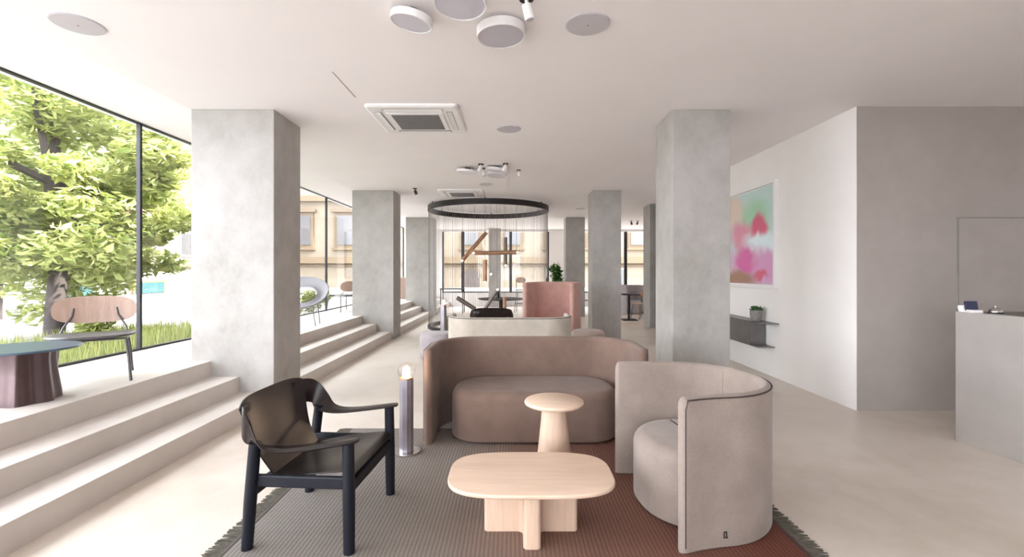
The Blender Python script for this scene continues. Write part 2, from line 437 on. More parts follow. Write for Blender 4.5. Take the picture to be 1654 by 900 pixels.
# ------------------------------------------------------------------ the room
H = 3.117; YB = -6.0; YF = 19.2; XL = -4.43; XR = 8.0; HW = 3.19
struct('floor', MB().box(((XR-2.54)/2, (YF+YB)/2, -.1), (XR+2.54, YF-YB, .2)), M['floor'], smooth=0)
struct('platform', MB().box(((XL-.1-3.15)/2, (YF+YB)/2, .146), (-3.15-XL+.1, YF-YB, .692)), M['step'], smooth=0, bev=.004)
struct('step', MB().box(((-3.15-2.85)/2, (YF+YB)/2, .064), (.30, YF-YB, .528)), M['step'], smooth=0, bev=.004)
struct('step', MB().box(((-2.85-2.54)/2, (YF+YB)/2, -.018), (.31, YF-YB, .364)), M['step'], smooth=0, bev=.004)
ce = MB().box(((XR-3.35)/2, (YF+YB)/2, H+.25), (XR+3.35, YF-YB+.4, .5))
struct('ceiling', ce, M['ceiling'], smooth=0)
sf = MB()
sf.add([(-3.35, YB-.2, H), (XL-.15, YB-.2, HW+.01), (XL-.15, YB-.2, H+.5), (-3.35, YB-.2, H+.5), (-3.35, YF+.2, H), (XL-.15, YF+.2, HW+.01), (XL-.15, YF+.2, H+.5), (-3.35, YF+.2, H+.5)],
       [(0, 1, 2, 3), (4, 7, 6, 5), (0, 4, 5, 1), (1, 5, 6, 2), (2, 6, 7, 3), (3, 7, 4, 0)])
struct('trim_1', sf, M['ceiling'], smooth=0)
# ceiling joint beside the air conditioner
struct('trim_2', MB().box((-1.525, 4.3, H), (.006, .58, .006)), M['groove'], smooth=0)
# right-hand white wall with the picture, and the grey wall behind the desk
struct('wall_right', MB().box((3.62, 8.253, H/2), (.2, 6.794, H)), M['white_wall'], smooth=0)
struct('wall_grey', MB().box((5.764, 4.95, H/2), (4.472, .2, H)), M['grey_wall'], smooth=0)
struct('wall_inner', MB().box((5.9, 12.1, H/2), (4.2, .2, H)), M['white_wall'], smooth=0)
struct('wall_side', MB().box((XR+.1, (YF+YB)/2, H/2), (.2, YF-YB, H)), M['white_wall'], smooth=0)
# far wall: sill, piers
fw = MB().box(((XL+XR)/2, YF+.15, .275), (XR-XL, .3, .55)).box(((XL-2.86)/2, YF+.15, 1.79), (-2.86-XL, .3, 2.48)).box((1.795, YF+.15, 1.79), (.63, .3, 2.48)).box((7.5, YF+.15, 1.79), (1.0, .3, 2.48)).box(((XL+XR)/2, YF+.15, 3.10), (XR-XL, .3, .14))
struct('wall_far', fw, M['white_wall'], smooth=0)
fb = MB().box(((XL+XR)/2, YB-.15, .25), (XR-XL, .3, .5)).box((4.35, YB-.15, 1.75), (7.3, .3, 2.5)).box(((XL+XR)/2, YB-.15, 3.06), (XR-XL, .3, .12))  # left opening is invented, to let fill light in from behind the camera
struct('wall_back', fb, M['white_wall'], smooth=0)
# concealed door in the grey wall
d = empty('door_1', (0, 0, 0), kind='structure')
MB().box((5.06, 4.847, .985), (1.0, .012, 1.97)).build('door_leaf', M['grey_wall'], d, smooth=0)
MB().box((4.553, 4.845, .985), (.012, .016, 1.97)).box((5.06, 4.845, 1.975), (1.026, .016, .012)).box((5.567, 4.845, .985), (.012, .016, 1.97)).build('door_frame', M['groove'], d, smooth=0)
# concrete columns
def column(x0, x1, y0, y1, label):
    o = struct('column', MB().box((0, 0, H/2), (x1-x0, y1-y0, H)), M['column'], label=label, cat='column', smooth=0, bev=.008)
    o.location = ((x0+x1)/2, (y0+y1)/2, 0)
LC = ['broad concrete column rising from the steps behind the black armchair', 'second broad concrete column along the steps', 'third broad concrete column along the steps, left of the chain curtain']
for i, y in enumerate((4.94, 9.90, 14.86)): column(-3.355, -2.49, y, y+.62, LC[i])
RC = ['concrete column nearest on the right, beside the framed picture', 'slim concrete column second along the right row', 'slim concrete column farthest in the right row, right of the leafy plant']
for i, y in enumerate((4.94, 9.90, 14.86)): column(1.667, 2.27, y, y+.58, RC[i])
column(3.45, 4.05, 11.9, 12.5, 'narrow strip of concrete column at the end of the white wall')
column(-.95, -.48, 18.75, 19.15, 'grey concrete column standing between the far windows')

# windows: left glazing, one pane per bay of 2.82 m
ys = [5.62+2.82*k for k in range(-4, 6)]; ys[0] = YB; ys[-1] = YF
for i in range(len(ys)-1):
    y0, y1 = ys[i], ys[i+1]
    w = empty('window_%d' % (i+1), (XL, (y0+y1)/2, 0), kind='structure'); L = y1-y0
    MB().box((0, 0, (HW+.492)/2), (.012, L-.01, HW-.492)).build('glass_pane', M['glass'], w, smooth=0)
    MB().box((0, 0, HW-.009), (.05, L, .018)).build('head_rail', M['black_metal'], w, smooth=0)
    MB().box((0, 0, .503), (.05, L, .022)).build('sill_rail', M['black_metal'], w, smooth=0)
    MB().box((0, L/2, (HW+.492)/2), (.045, .034, HW-.492)).build('mullion', M['black_metal'], w, smooth=0)
for i, (x0, x1) in enumerate(((-2.86, -2.03), (-2.03, -.08), (-.08, 1.48), (2.11, 4.6), (4.6, 7.0))):
    w = empty('window_%d' % (i+11), ((x0+x1)/2, YF+.1, 0), kind='structure'); L = x1-x0
    MB().box((0, 0, 1.79), (L-.01, .012, 2.48)).build('glass_pane', M['glass'], w, smooth=0)
    fr = M['black_metal']
    MB().box((-L/2+.03, 0, 1.79), (.06, .07, 2.48)).box((L/2-.03, 0, 1.79), (.06, .07, 2.48)).build('mullion', fr, w, smooth=0)
    MB().box((0, 0, .575), (L, .07, .05)).build('sill_rail', fr, w, smooth=0)
w = empty('window_20', (-1.87, YB-.1, 0), kind='structure')  # unseen window, added to brighten surfaces facing the camera
MB().box((0, 0, 1.75), (5.1, .012, 2.5)).build('glass_pane', M['glass'], w, smooth=0)
for k in (-1, 0, 1): MB().box((k*1.7, 0, 1.75), (.06, .08, 2.5)).build('mullion', M['black_metal'], w, smooth=0)

# ------------------------------------------------------------------ outside
struct('street', MB().box((0, 10, .1), (120, 120, .3)), M['street'], smooth=0)
bpy.data.objects['street'].location = (-64.6, 0, 0)
struct('street', MB().box((30.2, 80, .1), (69.6, 121.2, .3)), M['street'], smooth=0)

def leaf_cloud(centers, n, size, zsq=.6, rng=random):
    mb = MB(); vs = []; fs = []
    for i in range(n):
        c, r = centers[i % len(centers)]
        while True:
            p = Vector((rng.uniform(-1, 1), rng.uniform(-1, 1), rng.uniform(-1, 1)))
            if .25 < p.length < 1: break
        p = Vector((p.x*r, p.y*r, p.z*r*zsq))+Vector(c)
        a = Vector((rng.gauss(0, 1), rng.gauss(0, 1), rng.gauss(0, .5))).normalized()
        b = a.cross(Vector((rng.gauss(0, .6), rng.gauss(0, .6), 1))).normalized()
        s_ = size*rng.uniform(.6, 1.3); o = len(vs)
        up = a.cross(b)*s_*.15
        vs += [p-a*s_, p+b*s_*.45+up, p+a*s_, p-b*s_*.45+up]
        fs.append((o, o+1, o+2, o+3))
    return mb.add(vs, fs)
def tree(name, base, cz, rad, n, size, mat, label, seed):
    rng = random.Random(seed)
    t = empty(name, base, 0, label, 'tree')
    tr = MB(); tr.tube([(0, 0, 0), (.05, .02, 1.2), (-.05, 0, cz-base[2]), (.1, .1, cz-base[2]+rad[2]*.6)], [.15, .125, .10, .03], 10)
    tr.build('trunk', M['bark'], t)
    cs = []
    for k in range(95):
        while True:
            p = Vector((rng.uniform(-1, 1), rng.uniform(-1, 1), rng.uniform(-1, 1)))
            if p.length < 1: break
        c = (p.x*rad[0], p.y*rad[1], p.z*rad[2]+cz-base[2]); cs.append((c, rng.uniform(.35, .62)*rad[0]/1.9))
    for k in range(7):
        c = cs[k*8][0]; z0 = cz-base[2]-rad[2]*.5+.2*k
        br = MB().tube([(0, 0, z0), (c[0]*.5, c[1]*.5, (z0+c[2])/2+.1), c], [.07, .045, .015], 6); br.build('branch', M['bark'], t)
    f = leaf_cloud(cs, n, size, .55, rng).build('foliage', mat, t, smooth=0, recalc=False); f['kind'] = 'stuff'
    return t
tree('tree', (-7.75, 8.0, .25), 3.15, (2.0, 1.95, 2.5), 24000, .095, M['tree_leaf'], 'leafy green tree close outside the left window with its trunk behind the wood-backed chair', 3)
tree('tree', (-12.6, 11.5, .25), 4.2, (2.7, 2.7, 3.3), 9000, .16, M['tree_leaf_far'], 'paler green tree standing across the street behind the nearest tree', 5)

g = MB(); vs = []; fs = []; rng = random.Random(11)
for i in range(9000):
    x = rng.uniform(-7.6, -4.65); y = rng.uniform(3.2, 9.5); h = rng.uniform(.1, .34)*(1.3 if x > -5.6 else .8); a = rng.uniform(0, 2*PI); o = len(vs)
    dx, dy = .012*math.cos(a), .012*math.sin(a); lx, ly = rng.gauss(0, .05), rng.gauss(0, .05)
    vs += [(x-dx, y-dy, .25), (x+dx, y+dy, .25), (x+lx, y+ly, .25+h)]; fs.append((o, o+1, o+2))
tag(g.add(vs, fs).build('grass', M['grass'], smooth=0, recalc=False), 'strip of tall yellow-green grass growing outside along the left window', 'grass', kind='stuff')
def bush(loc, r, n, label, seed):
    rng = random.Random(seed); b = empty('shrub', loc, 0, label, 'shrub')
    cs = [((rng.uniform(-r, r)*.6, rng.uniform(-r, r)*.6, r*.4+rng.uniform(.1, 1)*r), r*.5) for k in range(9)]
    st = MB()
    for c, q in cs: st.tube([(0, 0, 0), (c[0]*.5, c[1]*.5, c[2]*.5), c], .008, 5)
    st.build('stem', M['bark'], b)
    leaf_cloud(cs, n, .06, .8, rng).build('foliage', M['grass'], b, smooth=0, recalc=False)['kind'] = 'stuff'
bush((-5.05, 12.0, .25), .42, 900, 'small bright green shrub outside, seen left of the smaller wood-backed chair', 21)
bush((-6.2, 6.9, .25), .35, 700, 'low yellow-green shrub outside beneath the nearest tree', 22)

# cream building across the square (faces the far windows)
B = empty('building', (0, 34, 0), 0, 'cream building with an arched door facing the far windows', 'building')
MB().box((-4, 3, 6), (46, 6, 12)).build('wall', M['facade_cream'], B, smooth=0)
MB().box((-4, -.2, 2.2), (46, .5, .45)).box((-4, -.1, 1.85), (46, .25, .12)).box((-4, -.2, 6.6), (46, .5, .4)).build('cornice', M['facade_band'], B, smooth=0)
MB().box((-4, -.06, .5), (46, .14, .9)).build('plinth', M['facade_cream'], B, smooth=0)
for k in range(14):
    x = -24+k*3.0
    wf = MB().box((x, -.05, 4.35), (1.5, .2, 2.5)).box((x, -.15, 5.75), (1.9, .4, .22)).box((x, -.12, 3.02), (1.8, .34, .16)).build('window', M['facade_band'], B, smooth=0)
    MB().box((x, -.17, 4.35), (1.1, .06, 2.1)).build('pane', M['facade_window'], wf, smooth=0)
def arch(x, w, z0, zs, y, t):
    mb = MB(); n = 14; out = [(x-w/2, z0), (x+w/2, z0)]+[(x+w/2*math.cos(PI*k/n), zs+w/2*math.sin(PI*k/n)) for k in range(n+1)]
    m = len(out); mb.add([(p, y, q) for p, q in out]+[(p, y+t, q) for p, q in out], [tuple(range(m)), tuple(range(m, 2*m))[::-1]]+[(i, (i+1) % m, (i+1) % m+m, i+m) for i in range(m)])
    return mb
sr = arch(-2.95, 1.45, .2, 1.0, -.1, .2).build('door_surround', M['facade_band'], B, smooth=0)
arch(-2.95, 1.15, .2, 1.0, -.16, .1).build('arched_door', M['arch_door'], B, smooth=0)
for x in (-10.2, 3.0, 7.5, 10.5):
    wf = MB().box((x, -.05, 1.0), (1.3, .16, 1.3)).build('window', M['facade_white'], B, smooth=0)
    MB().box((x, -.14, 1.0), (1.0, .06, 1.1)).build('pane', M['facade_window'], wf, smooth=0)
# white house with a terracotta roof across the side street
Hs = empty('building', (-19, 18.5, 0), 0, 'white house with a terracotta roof across the street on the left', 'building')
MB().box((-3, 3.5, 2.15), (6, 21, 4.3)).build('wall', M['facade_white'], Hs, smooth=0)
MB().add([(.5, -7.5, 4.2), (.5, 14.5, 4.2), (-4, 14.5, 7.9), (-4, -7.5, 7.9), (.5, -7.5, 4.45), (.5, 14.5, 4.45), (-4, 14.5, 8.15), (-4, -7.5, 8.15)],
         [(0, 1, 2, 3), (4, 7, 6, 5), (0, 4, 5, 1), (1, 5, 6, 2), (2, 6, 7, 3), (3, 7, 4, 0)]).build('roof', M['roof'], Hs, smooth=0)
for y in (-2, 3.5, 9): MB().box((-1.4, y, 6.2), (.8, 1.0, .9)).build('dormer', M['facade_white'], Hs, smooth=0)
MB().box((.1, 3.5, 1.75), (.3, 21, .2)).build('cornice', M['facade_band'], Hs, smooth=0)
for k in range(7):
    y = -5+k*2.8
    wf = MB().box((.02, y, 3.0), (.16, 1.2, 1.5)).build('window', M['facade_white'], Hs, smooth=0)
    MB().box((.1, y, 3.0), (.06, .9, 1.2)).build('pane', M['facade_window'], wf, smooth=0)
for y in (-3.4, 1.9, 6.2):
    sw = MB().box((.02, y, .58), (.16, 2.2, .72)).build('shop_front', M['facade_band'], Hs, smooth=0)
    MB().box((.1, y, .56), (.06, 1.9, .55)).build('pane', M['shop_window'], sw, smooth=0)

# ------------------------------------------------------------------ rug
RY0, RY1, RX0, RX1 = .45, 4.28, -1.465, 1.495
rug = empty('rug', (.015, (RY0+RY1)/2, 0), 0, 'large woven rug fading from grey to rust red under the lounge seats', 'rug')
hx, hy = (RX1-RX0)/2, (RY1-RY0)/2
MB().box((0, 0, .004), (hx*2, hy*2, .008)).build('woven_field', M['rug'], rug, smooth=0)
fr = MB(); rng = random.Random(4)
for sx in (-1, 1):
    y = -hy
    while y < hy:
        l = .095*rng.uniform(.88, 1.05); w_ = rng.uniform(.010, .014); dy = rng.gauss(-.006, .010)
        a = Vector((sx*(hx-.004), y, .004)); b = Vector((sx*(hx+l*.5), y+dy*.4, .004)); c = Vector((sx*(hx+l), y+dy, .003))
        fr.tube([a, b, c], [w_*.4, w_*.4, w_*.25], 4)
        y += rng.uniform(.009, .012)
fr.build('fringe', M['fringe'], rug, smooth=60)['kind'] = 'stuff'
for sx in (-1, 1): MB().box((sx*(hx-.012), 0, .0055), (.014, hy*2, .006)).build('border_cord', M['piping'], rug, smooth=0)

# ------------------------------------------------------------------ upholstered seats
def u_path(hw, yf, yb, r, splay=0, n=14):
    P = []
    m = 6
    for k in range(m):
        f = k/m; P.append((-hw-splay*(1-f)**2, yf+(yb-r-yf)*f))
    for k in range(n+1):
        a = PI-PI/2*k/n; P.append((-hw+r+r*math.cos(a), yb-r+r*math.sin(a)))
    if hw-r > .02:
        for k in range(1, 8): P.append((-hw+r+2*(hw-r)*k/8, yb))
    for k in range(n+1):
        a = PI/2-PI/2*k/n; P.append((hw-r+r*math.cos(a), yb-r+r*math.sin(a)))
    for k in range(1, m+1):
        f = k/m; P.append((hw+splay*f**2, yb-r+(yf-yb+r)*f))
    return P
def off_path(P, d):
    V = [Vector(p) for p in P]; out = []
    for i in range(len(V)):
        t = (V[min(i+1, len(V)-1)]-V[max(i-1, 0)]).normalized(); out.append(V[i]+Vector((-t.y, t.x))*d)
    return out
def shell_seat(name, mat, hw, yf, yb, r, t, z1, seat, seat_z, label, cat, pip=True, seams=(), splay=0, seat_mat=None, group=None):
    e = empty(name, (0, 0, 0), 0, label, cat, group)
    P = u_path(hw, yf, yb, r, splay)
    sh = MB().wall(P, t, .0, z1, .032).build('backrest', mat, e, smooth=50)
    if pip:
        O = off_path(P, t*.46)
        pts = [(O[0].x, O[0].y-.012, .03)]+[(O[0].x, O[0].y-.012, z) for z in (.3, z1-.06)]+[(p.x, p.y, z1-.014) for p in O]+[(O[-1].x, O[-1].y-.012, z) for z in (z1-.06, .3, .03)]
        MB().tube(pts, .0045, 6).build('piping', M['piping'], sh)
    I = off_path(P, -t*.5)
    for f in seams:
        p = I[int(f*(len(I)-1))]; MB().tube([(p.x, p.y, seat_z), (p.x, p.y, z1-.03)], .0022, 5).build('seam', mat, sh)
    MB().prism(seat, levels(.012, seat_z, .02, .075, 7)).build('seat', seat_mat or mat, e, smooth=50)
    return e
sofa = shell_seat('sofa', M['sofa_brown'], .885, -.37, .36, .40, .075, .785, rrect(.715, -.40, .315, .27, .33, 12), .42,
                  'brown two-seat sofa with curved wraparound back at the far side of the rug', 'sofa', seams=(.36, .64))
sofa.location = (.19, 4.27, .008)
sofa2 = shell_seat('sofa', M['sofa_cream'], .86, -.37, .36, .38, .075, .785, rrect(.70, -.40, .315, .27, .32, 12), .42,
                   'cream two-seat sofa seen from behind, past the brown sofa', 'sofa')
sofa2.location = (-.04, 6.92, 0); sofa2.rotation_euler = (0, 0, PI)
tub = shell_seat('tub_armchair', M['tub'], .445, -.345, .33, .425, .06, .785, rrect(.365, -.39, .29, .33, .35, 12), .42,
                 'sand coloured curved tub armchair at the right edge of the rug', 'armchair', seams=(.35, .65), splay=.03)
tub.location = (1.155, 2.915, .008); tub.rotation_euler = (0, 0, math.radians(-83))
tg = MB().box((.487, -.137, .075), (.004, .004, .032)).box((.487, -.123, .075), (.004, .004, .032)).box((.487, -.13, .089), (.004, .010, .004)).box((.487, -.13, .061), (.004, .010, .004)).box((.487, -.119, .060), (.004, .007, .004)).build('maker_tag', M['black_plastic'], bpy.data.objects[tub.children[0].name])
hb = shell_seat('high_back_armchair', M['pink'], .45, -.40, .38, .36, .09, 1.22, rrect(.36, -.42, .31, .25, .3, 10), .43,
                'dusty pink high-backed armchair behind the cream sofa', 'armchair', pip=False)
hb.location = (.80, 9.02, 0); hb.rotation_euler = (0, 0, math.radians(-22))
lb = shell_seat('lounge_armchair', M['lilac'], .40, -.36, .34, .32, .08, .95, rrect(.31, -.36, .27, .22, .25, 10), .43,
                'pale lilac armchair by the far window behind the small black-legged table', 'armchair', pip=False)
lb.location = (4.1, 16.2, 0); lb.rotation_euler = (0, 0, math.radians(15))
cb = shell_seat('lounge_armchair', M['cinnamon'], .34, -.32, .32, .12, .09, .72, rrect(.28, -.33, .26, .08, .08, 8), .40,
                'brown boxy armchair on the platform between the second and third columns', 'armchair', pip=False)
cb.location = (-3.47, 16.15, .492); cb.rotation_euler = (0, 0, math.radians(60))
def pouf(loc, r, h, mat, label):
    e = empty('pouf', loc, 0, label, 'pouf')
    MB().prism(superell(r, r, 2.3, 48), levels(.02, h, .03, .07, 7)).build('cushion', mat, e, smooth=50)
    MB().prism(superell(r-.05, r-.05, 2.3, 32), [(0, 0), (.025, 0)]).build('base', M['black_plastic'], e)
pouf((-1.23, 7.75, 0), .28, .43, M['pouf_grey'], 'lavender grey pouf left of the cream sofa')
pouf((1.28, 8.05, 0), .28, .43, M['pouf_beige'], 'dusty beige pouf right of the cream sofa')
pouf((-1.36, 10.3, 0), .2, .44, M['pouf_olive'], 'olive pouf just peeking over the left end of the cream sofa')

# ------------------------------------------------------------------ wooden tables
ct = empty('coffee_table', (.10, 2.625, .008), 0, 'low pale oak coffee table with a rounded rectangular top and cross base', 'table')
MB().prism(superell(.45, .285, 3.4, 96), levels(.287, .312, .012, .008, 4)).build('tabletop', M['oak_top'], ct, smooth=40)
def cross(a, b, w, r):
    """plus-shaped outline with filleted inner corners"""
    out = []
    def arc(cx, cy, rr, a0, a1, n=6):
        for k in range(n+1):
            t = a0+(a1-a0)*k/n; out.append((cx+rr*math.cos(t), cy+rr*math.sin(t)))
    e = .022
    for q in range(4):
        A, Bq = (a, b) if q % 2 == 0 else (b, a)
        st = len(out)
        arc(A-e, -w+e, e, -PI/2, 0, 4); arc(A-e, w-e, e, 0, PI/2, 4); arc(w+r, w+r, r, -PI/2, -PI, 6)
        R = Matrix.Rotation(q*PI/2, 2)
        for i in range(st, len(out)):
            v = R @ Vector(out[i]); out[i] = (v.x, v.y)
    return out
MB().prism(cross(.255, .215, .045, .03), [(0, .004), (.004, 0), (.288, 0)]).build('cross_base', M['oak_foot'], ct, smooth=40)
st_ = empty('side_table', (.289, 3.3, .008), 0, 'small round pale oak pedestal table in front of the brown sofa', 'table')
MB().lathe([(.19, .494), (.203, .50), (.207, .51), (.203, .52), (.196, .525), (.001, .525)], 64, caps=False).lathe([(.001, .494), (.19, .494)], 64, caps=False).build('tabletop', M['oak_top'], st_, smooth=40)
MB().lathe([(.135, 0), (.135, .01), (.12, .12), (.105, .25), (.092, .38), (.085, .47), (.088, .496)], 48).build('pedestal', M['oak_foot'], st_, smooth=50)

# ------------------------------------------------------------------ black leather armchairs
def leather_chair(label):
    e = empty('leather_armchair', (0, 0, 0), 0, label, 'armchair', None)
    for sx, sy in ((1, -1), (1, 1), (-1, -1), (-1, 1)):
        if sx > 0: p = [(.268, sy*.318, 0), (.266, sy*.316, .28), (.262, sy*.314, .555)]
        else: p = [(-.268, sy*.320, 0), (-.245, sy*.328, .25), (-.212, sy*.340, .552)]
        MB().tube(p, [.028, .031, .029], 18).build('leg', M['dark_wood'], e, smooth=50)
    for sy in (-1, 1):
        MB().box((.012, sy*.316, .352), (.49, .03, .062)).build('side_rail', M['dark_wood'], e, smooth=0, bev=.008)
    MB().box((.268, 0, .325), (.03, .60, .06)).build('front_rail', M['dark_wood'], e, smooth=0, bev=.008)
    MB().box((-.25, 0, .29), (.03, .60, .06)).build('rear_rail', M['dark_wood'], e, smooth=0, bev=.008)
    # sling seat
    def seat(u, v):
        x = .285-.47*u; y = (v-.5)*.595
        z = .405-.055*u**1.2 - .03*(1-(2*v-1)**2)*math.sin(PI*min(1, u*1.1))
        if u < .06: z -= .02*(1-u/.06)
        return (x, y, z)
    MB().sheet(seat, 16, 14, .008).build('seat', M['leather'], e, smooth=60)
    # back panel, its upper sides running out into the arm straps
    def back(u, v):
        s = 2*v-1; hw = .245+.085*u**1.3
        y = s*hw
        x = -.172-.03*math.sin(PI*.5*min(1, u*3))-.15*u**1.15 - .02*math.sin(PI*u) + .05*abs(s)**3*u
        z = .352+.40*u - .035*abs(s)**6*u**2
        return (x, y, z)
    MB().sheet(back, 20, 28, .008).build('backrest', M['leather'], e, smooth=60)
    # arm straps: round the back corner upright, then twist flat onto the legs
    for sy in (-1, 1):
        q0, q1 = back(.80, .5+.5*.72), back(.80, .5+.5*.97)
        key = [(q0[0]-.004, q0[1], .660, (0, 0, .062)), (q1[0]-.006, q1[1]+.004, .655, (0, 0, .074)), (-.262, .352, .640, (.006, .006, .074)), (-.232, .362, .606, (.020, .022, .062)), (-.200, .360, .566, (.024, .044, .036)),
               (-.14, .350, .530, (.008, .052, .012)), (-.05, .341, .522, (0, .050, .003)), (.08, .333, .535, (0, .047, 0)), (.2, .326, .553, (0, .044, 0)), (.29, .319, .567, (0, .041, 0)), (.308, .318, .568, (0, .03, 0)), (.316, .317, .568, (0, .014, 0))]
        P = []; Wv = []
        K = len(key)
        def cr(a, b, c, d, t): return .5*((2*b)+(-a+c)*t+(2*a-5*b+4*c-d)*t*t+(-a+3*b-3*c+d)*t**3)
        for i in range(K-1):
            q = [key[max(0, i-1)], key[i], key[i+1], key[min(K-1, i+2)]]
            for t in (0, .25, .5, .75):
                P.append((cr(*[k[0] for k in q], t), sy*cr(*[k[1] for k in q], t), cr(*[k[2] for k in q], t)))
                Wv.append((cr(*[k[3][0] for k in q], t), sy*cr(*[k[3][1] for k in q], t), cr(*[k[3][2] for k in q], t)))
        P.append((key[-1][0], sy*key[-1][1], key[-1][2])); Wv.append((0, sy*.012, 0))
        MB().ribbon(P, Wv, .011).build('armrest', M['leather'], e, smooth=60)
    return e
lc = leather_chair('black leather armchair with dark wood legs at the left of the rug')
lc.location = (-1.07, 2.725, .008); lc.rotation_euler = (0, 0, math.radians(-4))
lc2 = place(lc, (-.40, 9.05, 0), math.radians(92), 'black leather armchair seen from behind, beyond the cream sofa')

# ------------------------------------------------------------------ globe floor lamps
def floor_lamp(loc, hgt, label, facets=10):
    e = empty('floor_lamp', loc, 0, label, 'lamp')
    MB().lathe([(.11, 0), (.112, .006), (.11, .014), (.06, .017), (.001, .017)], 48).build('base', M['steel'], e, smooth=40)
    MB().lathe([(.056, .016), (.056, hgt)], facets).build('body', M['lamp_body'], e, smooth=20)
    MB().lathe([(.050, hgt), (.050, hgt+.012), (.02, hgt+.013)], 24).build('socket', M['copper'], e)
    gl = MB().ball((0, 0, hgt+.064), .068, 28, 16).build('globe', M['globe'], e, smooth=80)
    MB().ball((0, 0, hgt+.045), .03, 16, 10).build('bulb', M['bulb'], e, smooth=80)
    return e
floor_lamp((-.835, 3.72, .008), .575, 'grey faceted floor lamp with a glass globe beside the brown sofa')
floor_lamp((-1.22, 8.35, 0), .83, 'slim grey globe lamp in the background, at the left end of the cream sofa')

# ------------------------------------------------------------------ chairs and table on the platform
def veneer_chair(label, mat, seatmat, group=None):
    e = empty('lounge_chair', (0, 0, 0), 0, label, 'chair', group)
    for sx in (-1, 1):
        for sy in (-1, 1):
            MB().tube([(sx*.265, sy*.265, 0), (sx*.25, sy*.25, .2), (sx*.232, sy*.225, .362)], .011, 10).build('leg', M['graphite'], e)
    MB().tube([(-.232, -.225, .362), (.232, -.225, .362), (.245, 0, .355), (.232, .225, .35), (-.232, .225, .35), (-.245, 0, .355)], .010, 8, closed=True).build('seat_frame', M['graphite'], e)
    out = superell(.30, .275, 3.2, 56)
    mb = MB(); n = len(out); rings = (1, .97, .8, .55, .25)
    for z_, base in ((.395, 0), (.372, 1)):
        pass
    vs = []
    def zz(x, y): return .372+.10*x*x-.05*(y+.2)*.4+(.0)
    top = [(x*s, y*s, zz(x*s, y*s)+(.022 if s < 1 else .012)) for s in rings for x, y in out]+[(0, 0, zz(0, 0)+.022)]
    bot = [(x*s, y*s, zz(x*s, y*s)+(0 if s < 1 else .008)) for s in rings for x, y in out]+[(0, 0, zz(0, 0))]
    fs = []
    R = len(rings)
    for b0, in ((0,), (len(top),)):
        for i in range(R-1):
            for k in range(n): fs.append((b0+i*n+k, b0+i*n+(k+1) % n, b0+(i+1)*n+(k+1) % n, b0+(i+1)*n+k))
        for k in range(n): fs.append((b0+(R-1)*n+k, b0+(R-1)*n+(k+1) % n, b0+R*n))
    for k in range(n): fs.append((k, (k+1) % n, len(top)+(k+1) % n, len(top)+k))
    mb.add(top+bot, fs).build('seat', seatmat, e, smooth=50)
    for sx in (-1, 1):
        MB().tube([(sx*.235, .20, .36), (sx*.215, .27, .43), (sx*.16, .315, .53), (sx*.15, .33, .60)], .009, 8).build('back_support', M['graphite'], e)
    outb = superell(.295, .122, 3.0, 56); mb = MB(); vs = []; fs = []
    def bp(x, z, o): return (x, .345-.55*x*x+o+.10*z, .585+z)
    rg = (1, .8, .5)
    F = [bp(x*s, z*s, -.009) for s in rg for x, z in outb]+[bp(0, 0, -.009)]; K = [bp(x*s, z*s, .009) for s in rg for x, z in outb]+[bp(0, 0, .009)]
    n = len(outb)
    for b0 in (0, len(F)):
        for i in range(2):
            for k in range(n): fs.append((b0+i*n+k, b0+i*n+(k+1) % n, b0+(i+1)*n+(k+1) % n, b0+(i+1)*n+k))
        for k in range(n): fs.append((b0+2*n+k, b0+2*n+(k+1) % n, b0+3*n))
    for k in range(n): fs.append((k, (k+1) % n, len(F)+(k+1) % n, len(F)+k))
    mb.add(F+K, fs).build('backrest', mat, e, smooth=50)
    return e
vc = veneer_chair('wood-backed lounge chair with slim metal legs beside the blue table', M['ply'], M['graphite'])
vc.location = (-3.645, 4.11, .492); vc.rotation_euler = (0, 0, math.radians(37.6))
place(vc, (-3.98, 11.15, .492), math.radians(-125), 'smaller-looking wood-backed lounge chair by the window between the first and second columns')
# blue table with fluted base
bt = empty('side_table', (-3.55, 3.42, .492), 0, 'round blue-topped table with fluted metal base on the platform', 'table')
MB().lathe([(.001, .372), (.33, .372), (.335, .378), (.335, .384), (.33, .388), (.001, .388)], 64, caps=False).build('tabletop', M['blue_top'], bt)
wob = lambda w: 1+.085*math.cos(7*w)
MB().lathe([(.205, 0), (.20, .06), (.182, .2), (.175, .30), (.18, .372)], 112, wob=wob).build('fluted_base', M['bronze_base'], bt, smooth=60)
# oval ring lounge chair
ov = empty('ring_chair', (-3.66, 8.2, .492), math.radians(12), 'pale oval ring-shaped lounge chair partly hidden by the nearest column', 'chair')
mb = MB(); n = 56; ro = superell(.44, .36, 2.1, n); vs = []; fs = []
def ovp(x, y, o): return (x, y*.72, .58+y*.69+o+.05*x*x)
ri = [(x*.60, y*.58-.075) for x, y in ro]
A = []
for s in range(7):
    f = s/6
    bulge = .05*math.sin(PI*f)
    A.append([(p[0]*(1-f)+q[0]*f, p[1]*(1-f)+q[1]*f, bulge) for p, q in zip(ro, ri)])
allv = [ovp(x, y, -b+.012) for r_ in A for x, y, b in r_]+[ovp(x, y, -b-.012) for r_ in A for x, y, b in r_]
o2 = 7*n
for i in range(6):
    for k in range(n):
        l = (k+1) % n
        fs.append((i*n+k, i*n+l, (i+1)*n+l, (i+1)*n+k)); fs.append((o2+i*n+k, o2+(i+1)*n+k, o2+(i+1)*n+l, o2+i*n+l))
for k in range(n):
    l = (k+1) % n; fs.append((k, o2+k, o2+l, l)); fs.append((6*n+k, 6*n+l, o2+6*n+l, o2+6*n+k))
mb.add(allv, fs).build('ring_shell', M['oval_shell'], ov, smooth=60)
MB().tube([ovp(x, y, 0) for x, y in ro], .014, 8, closed=True).build('rim', M['oval_shell'], ov)
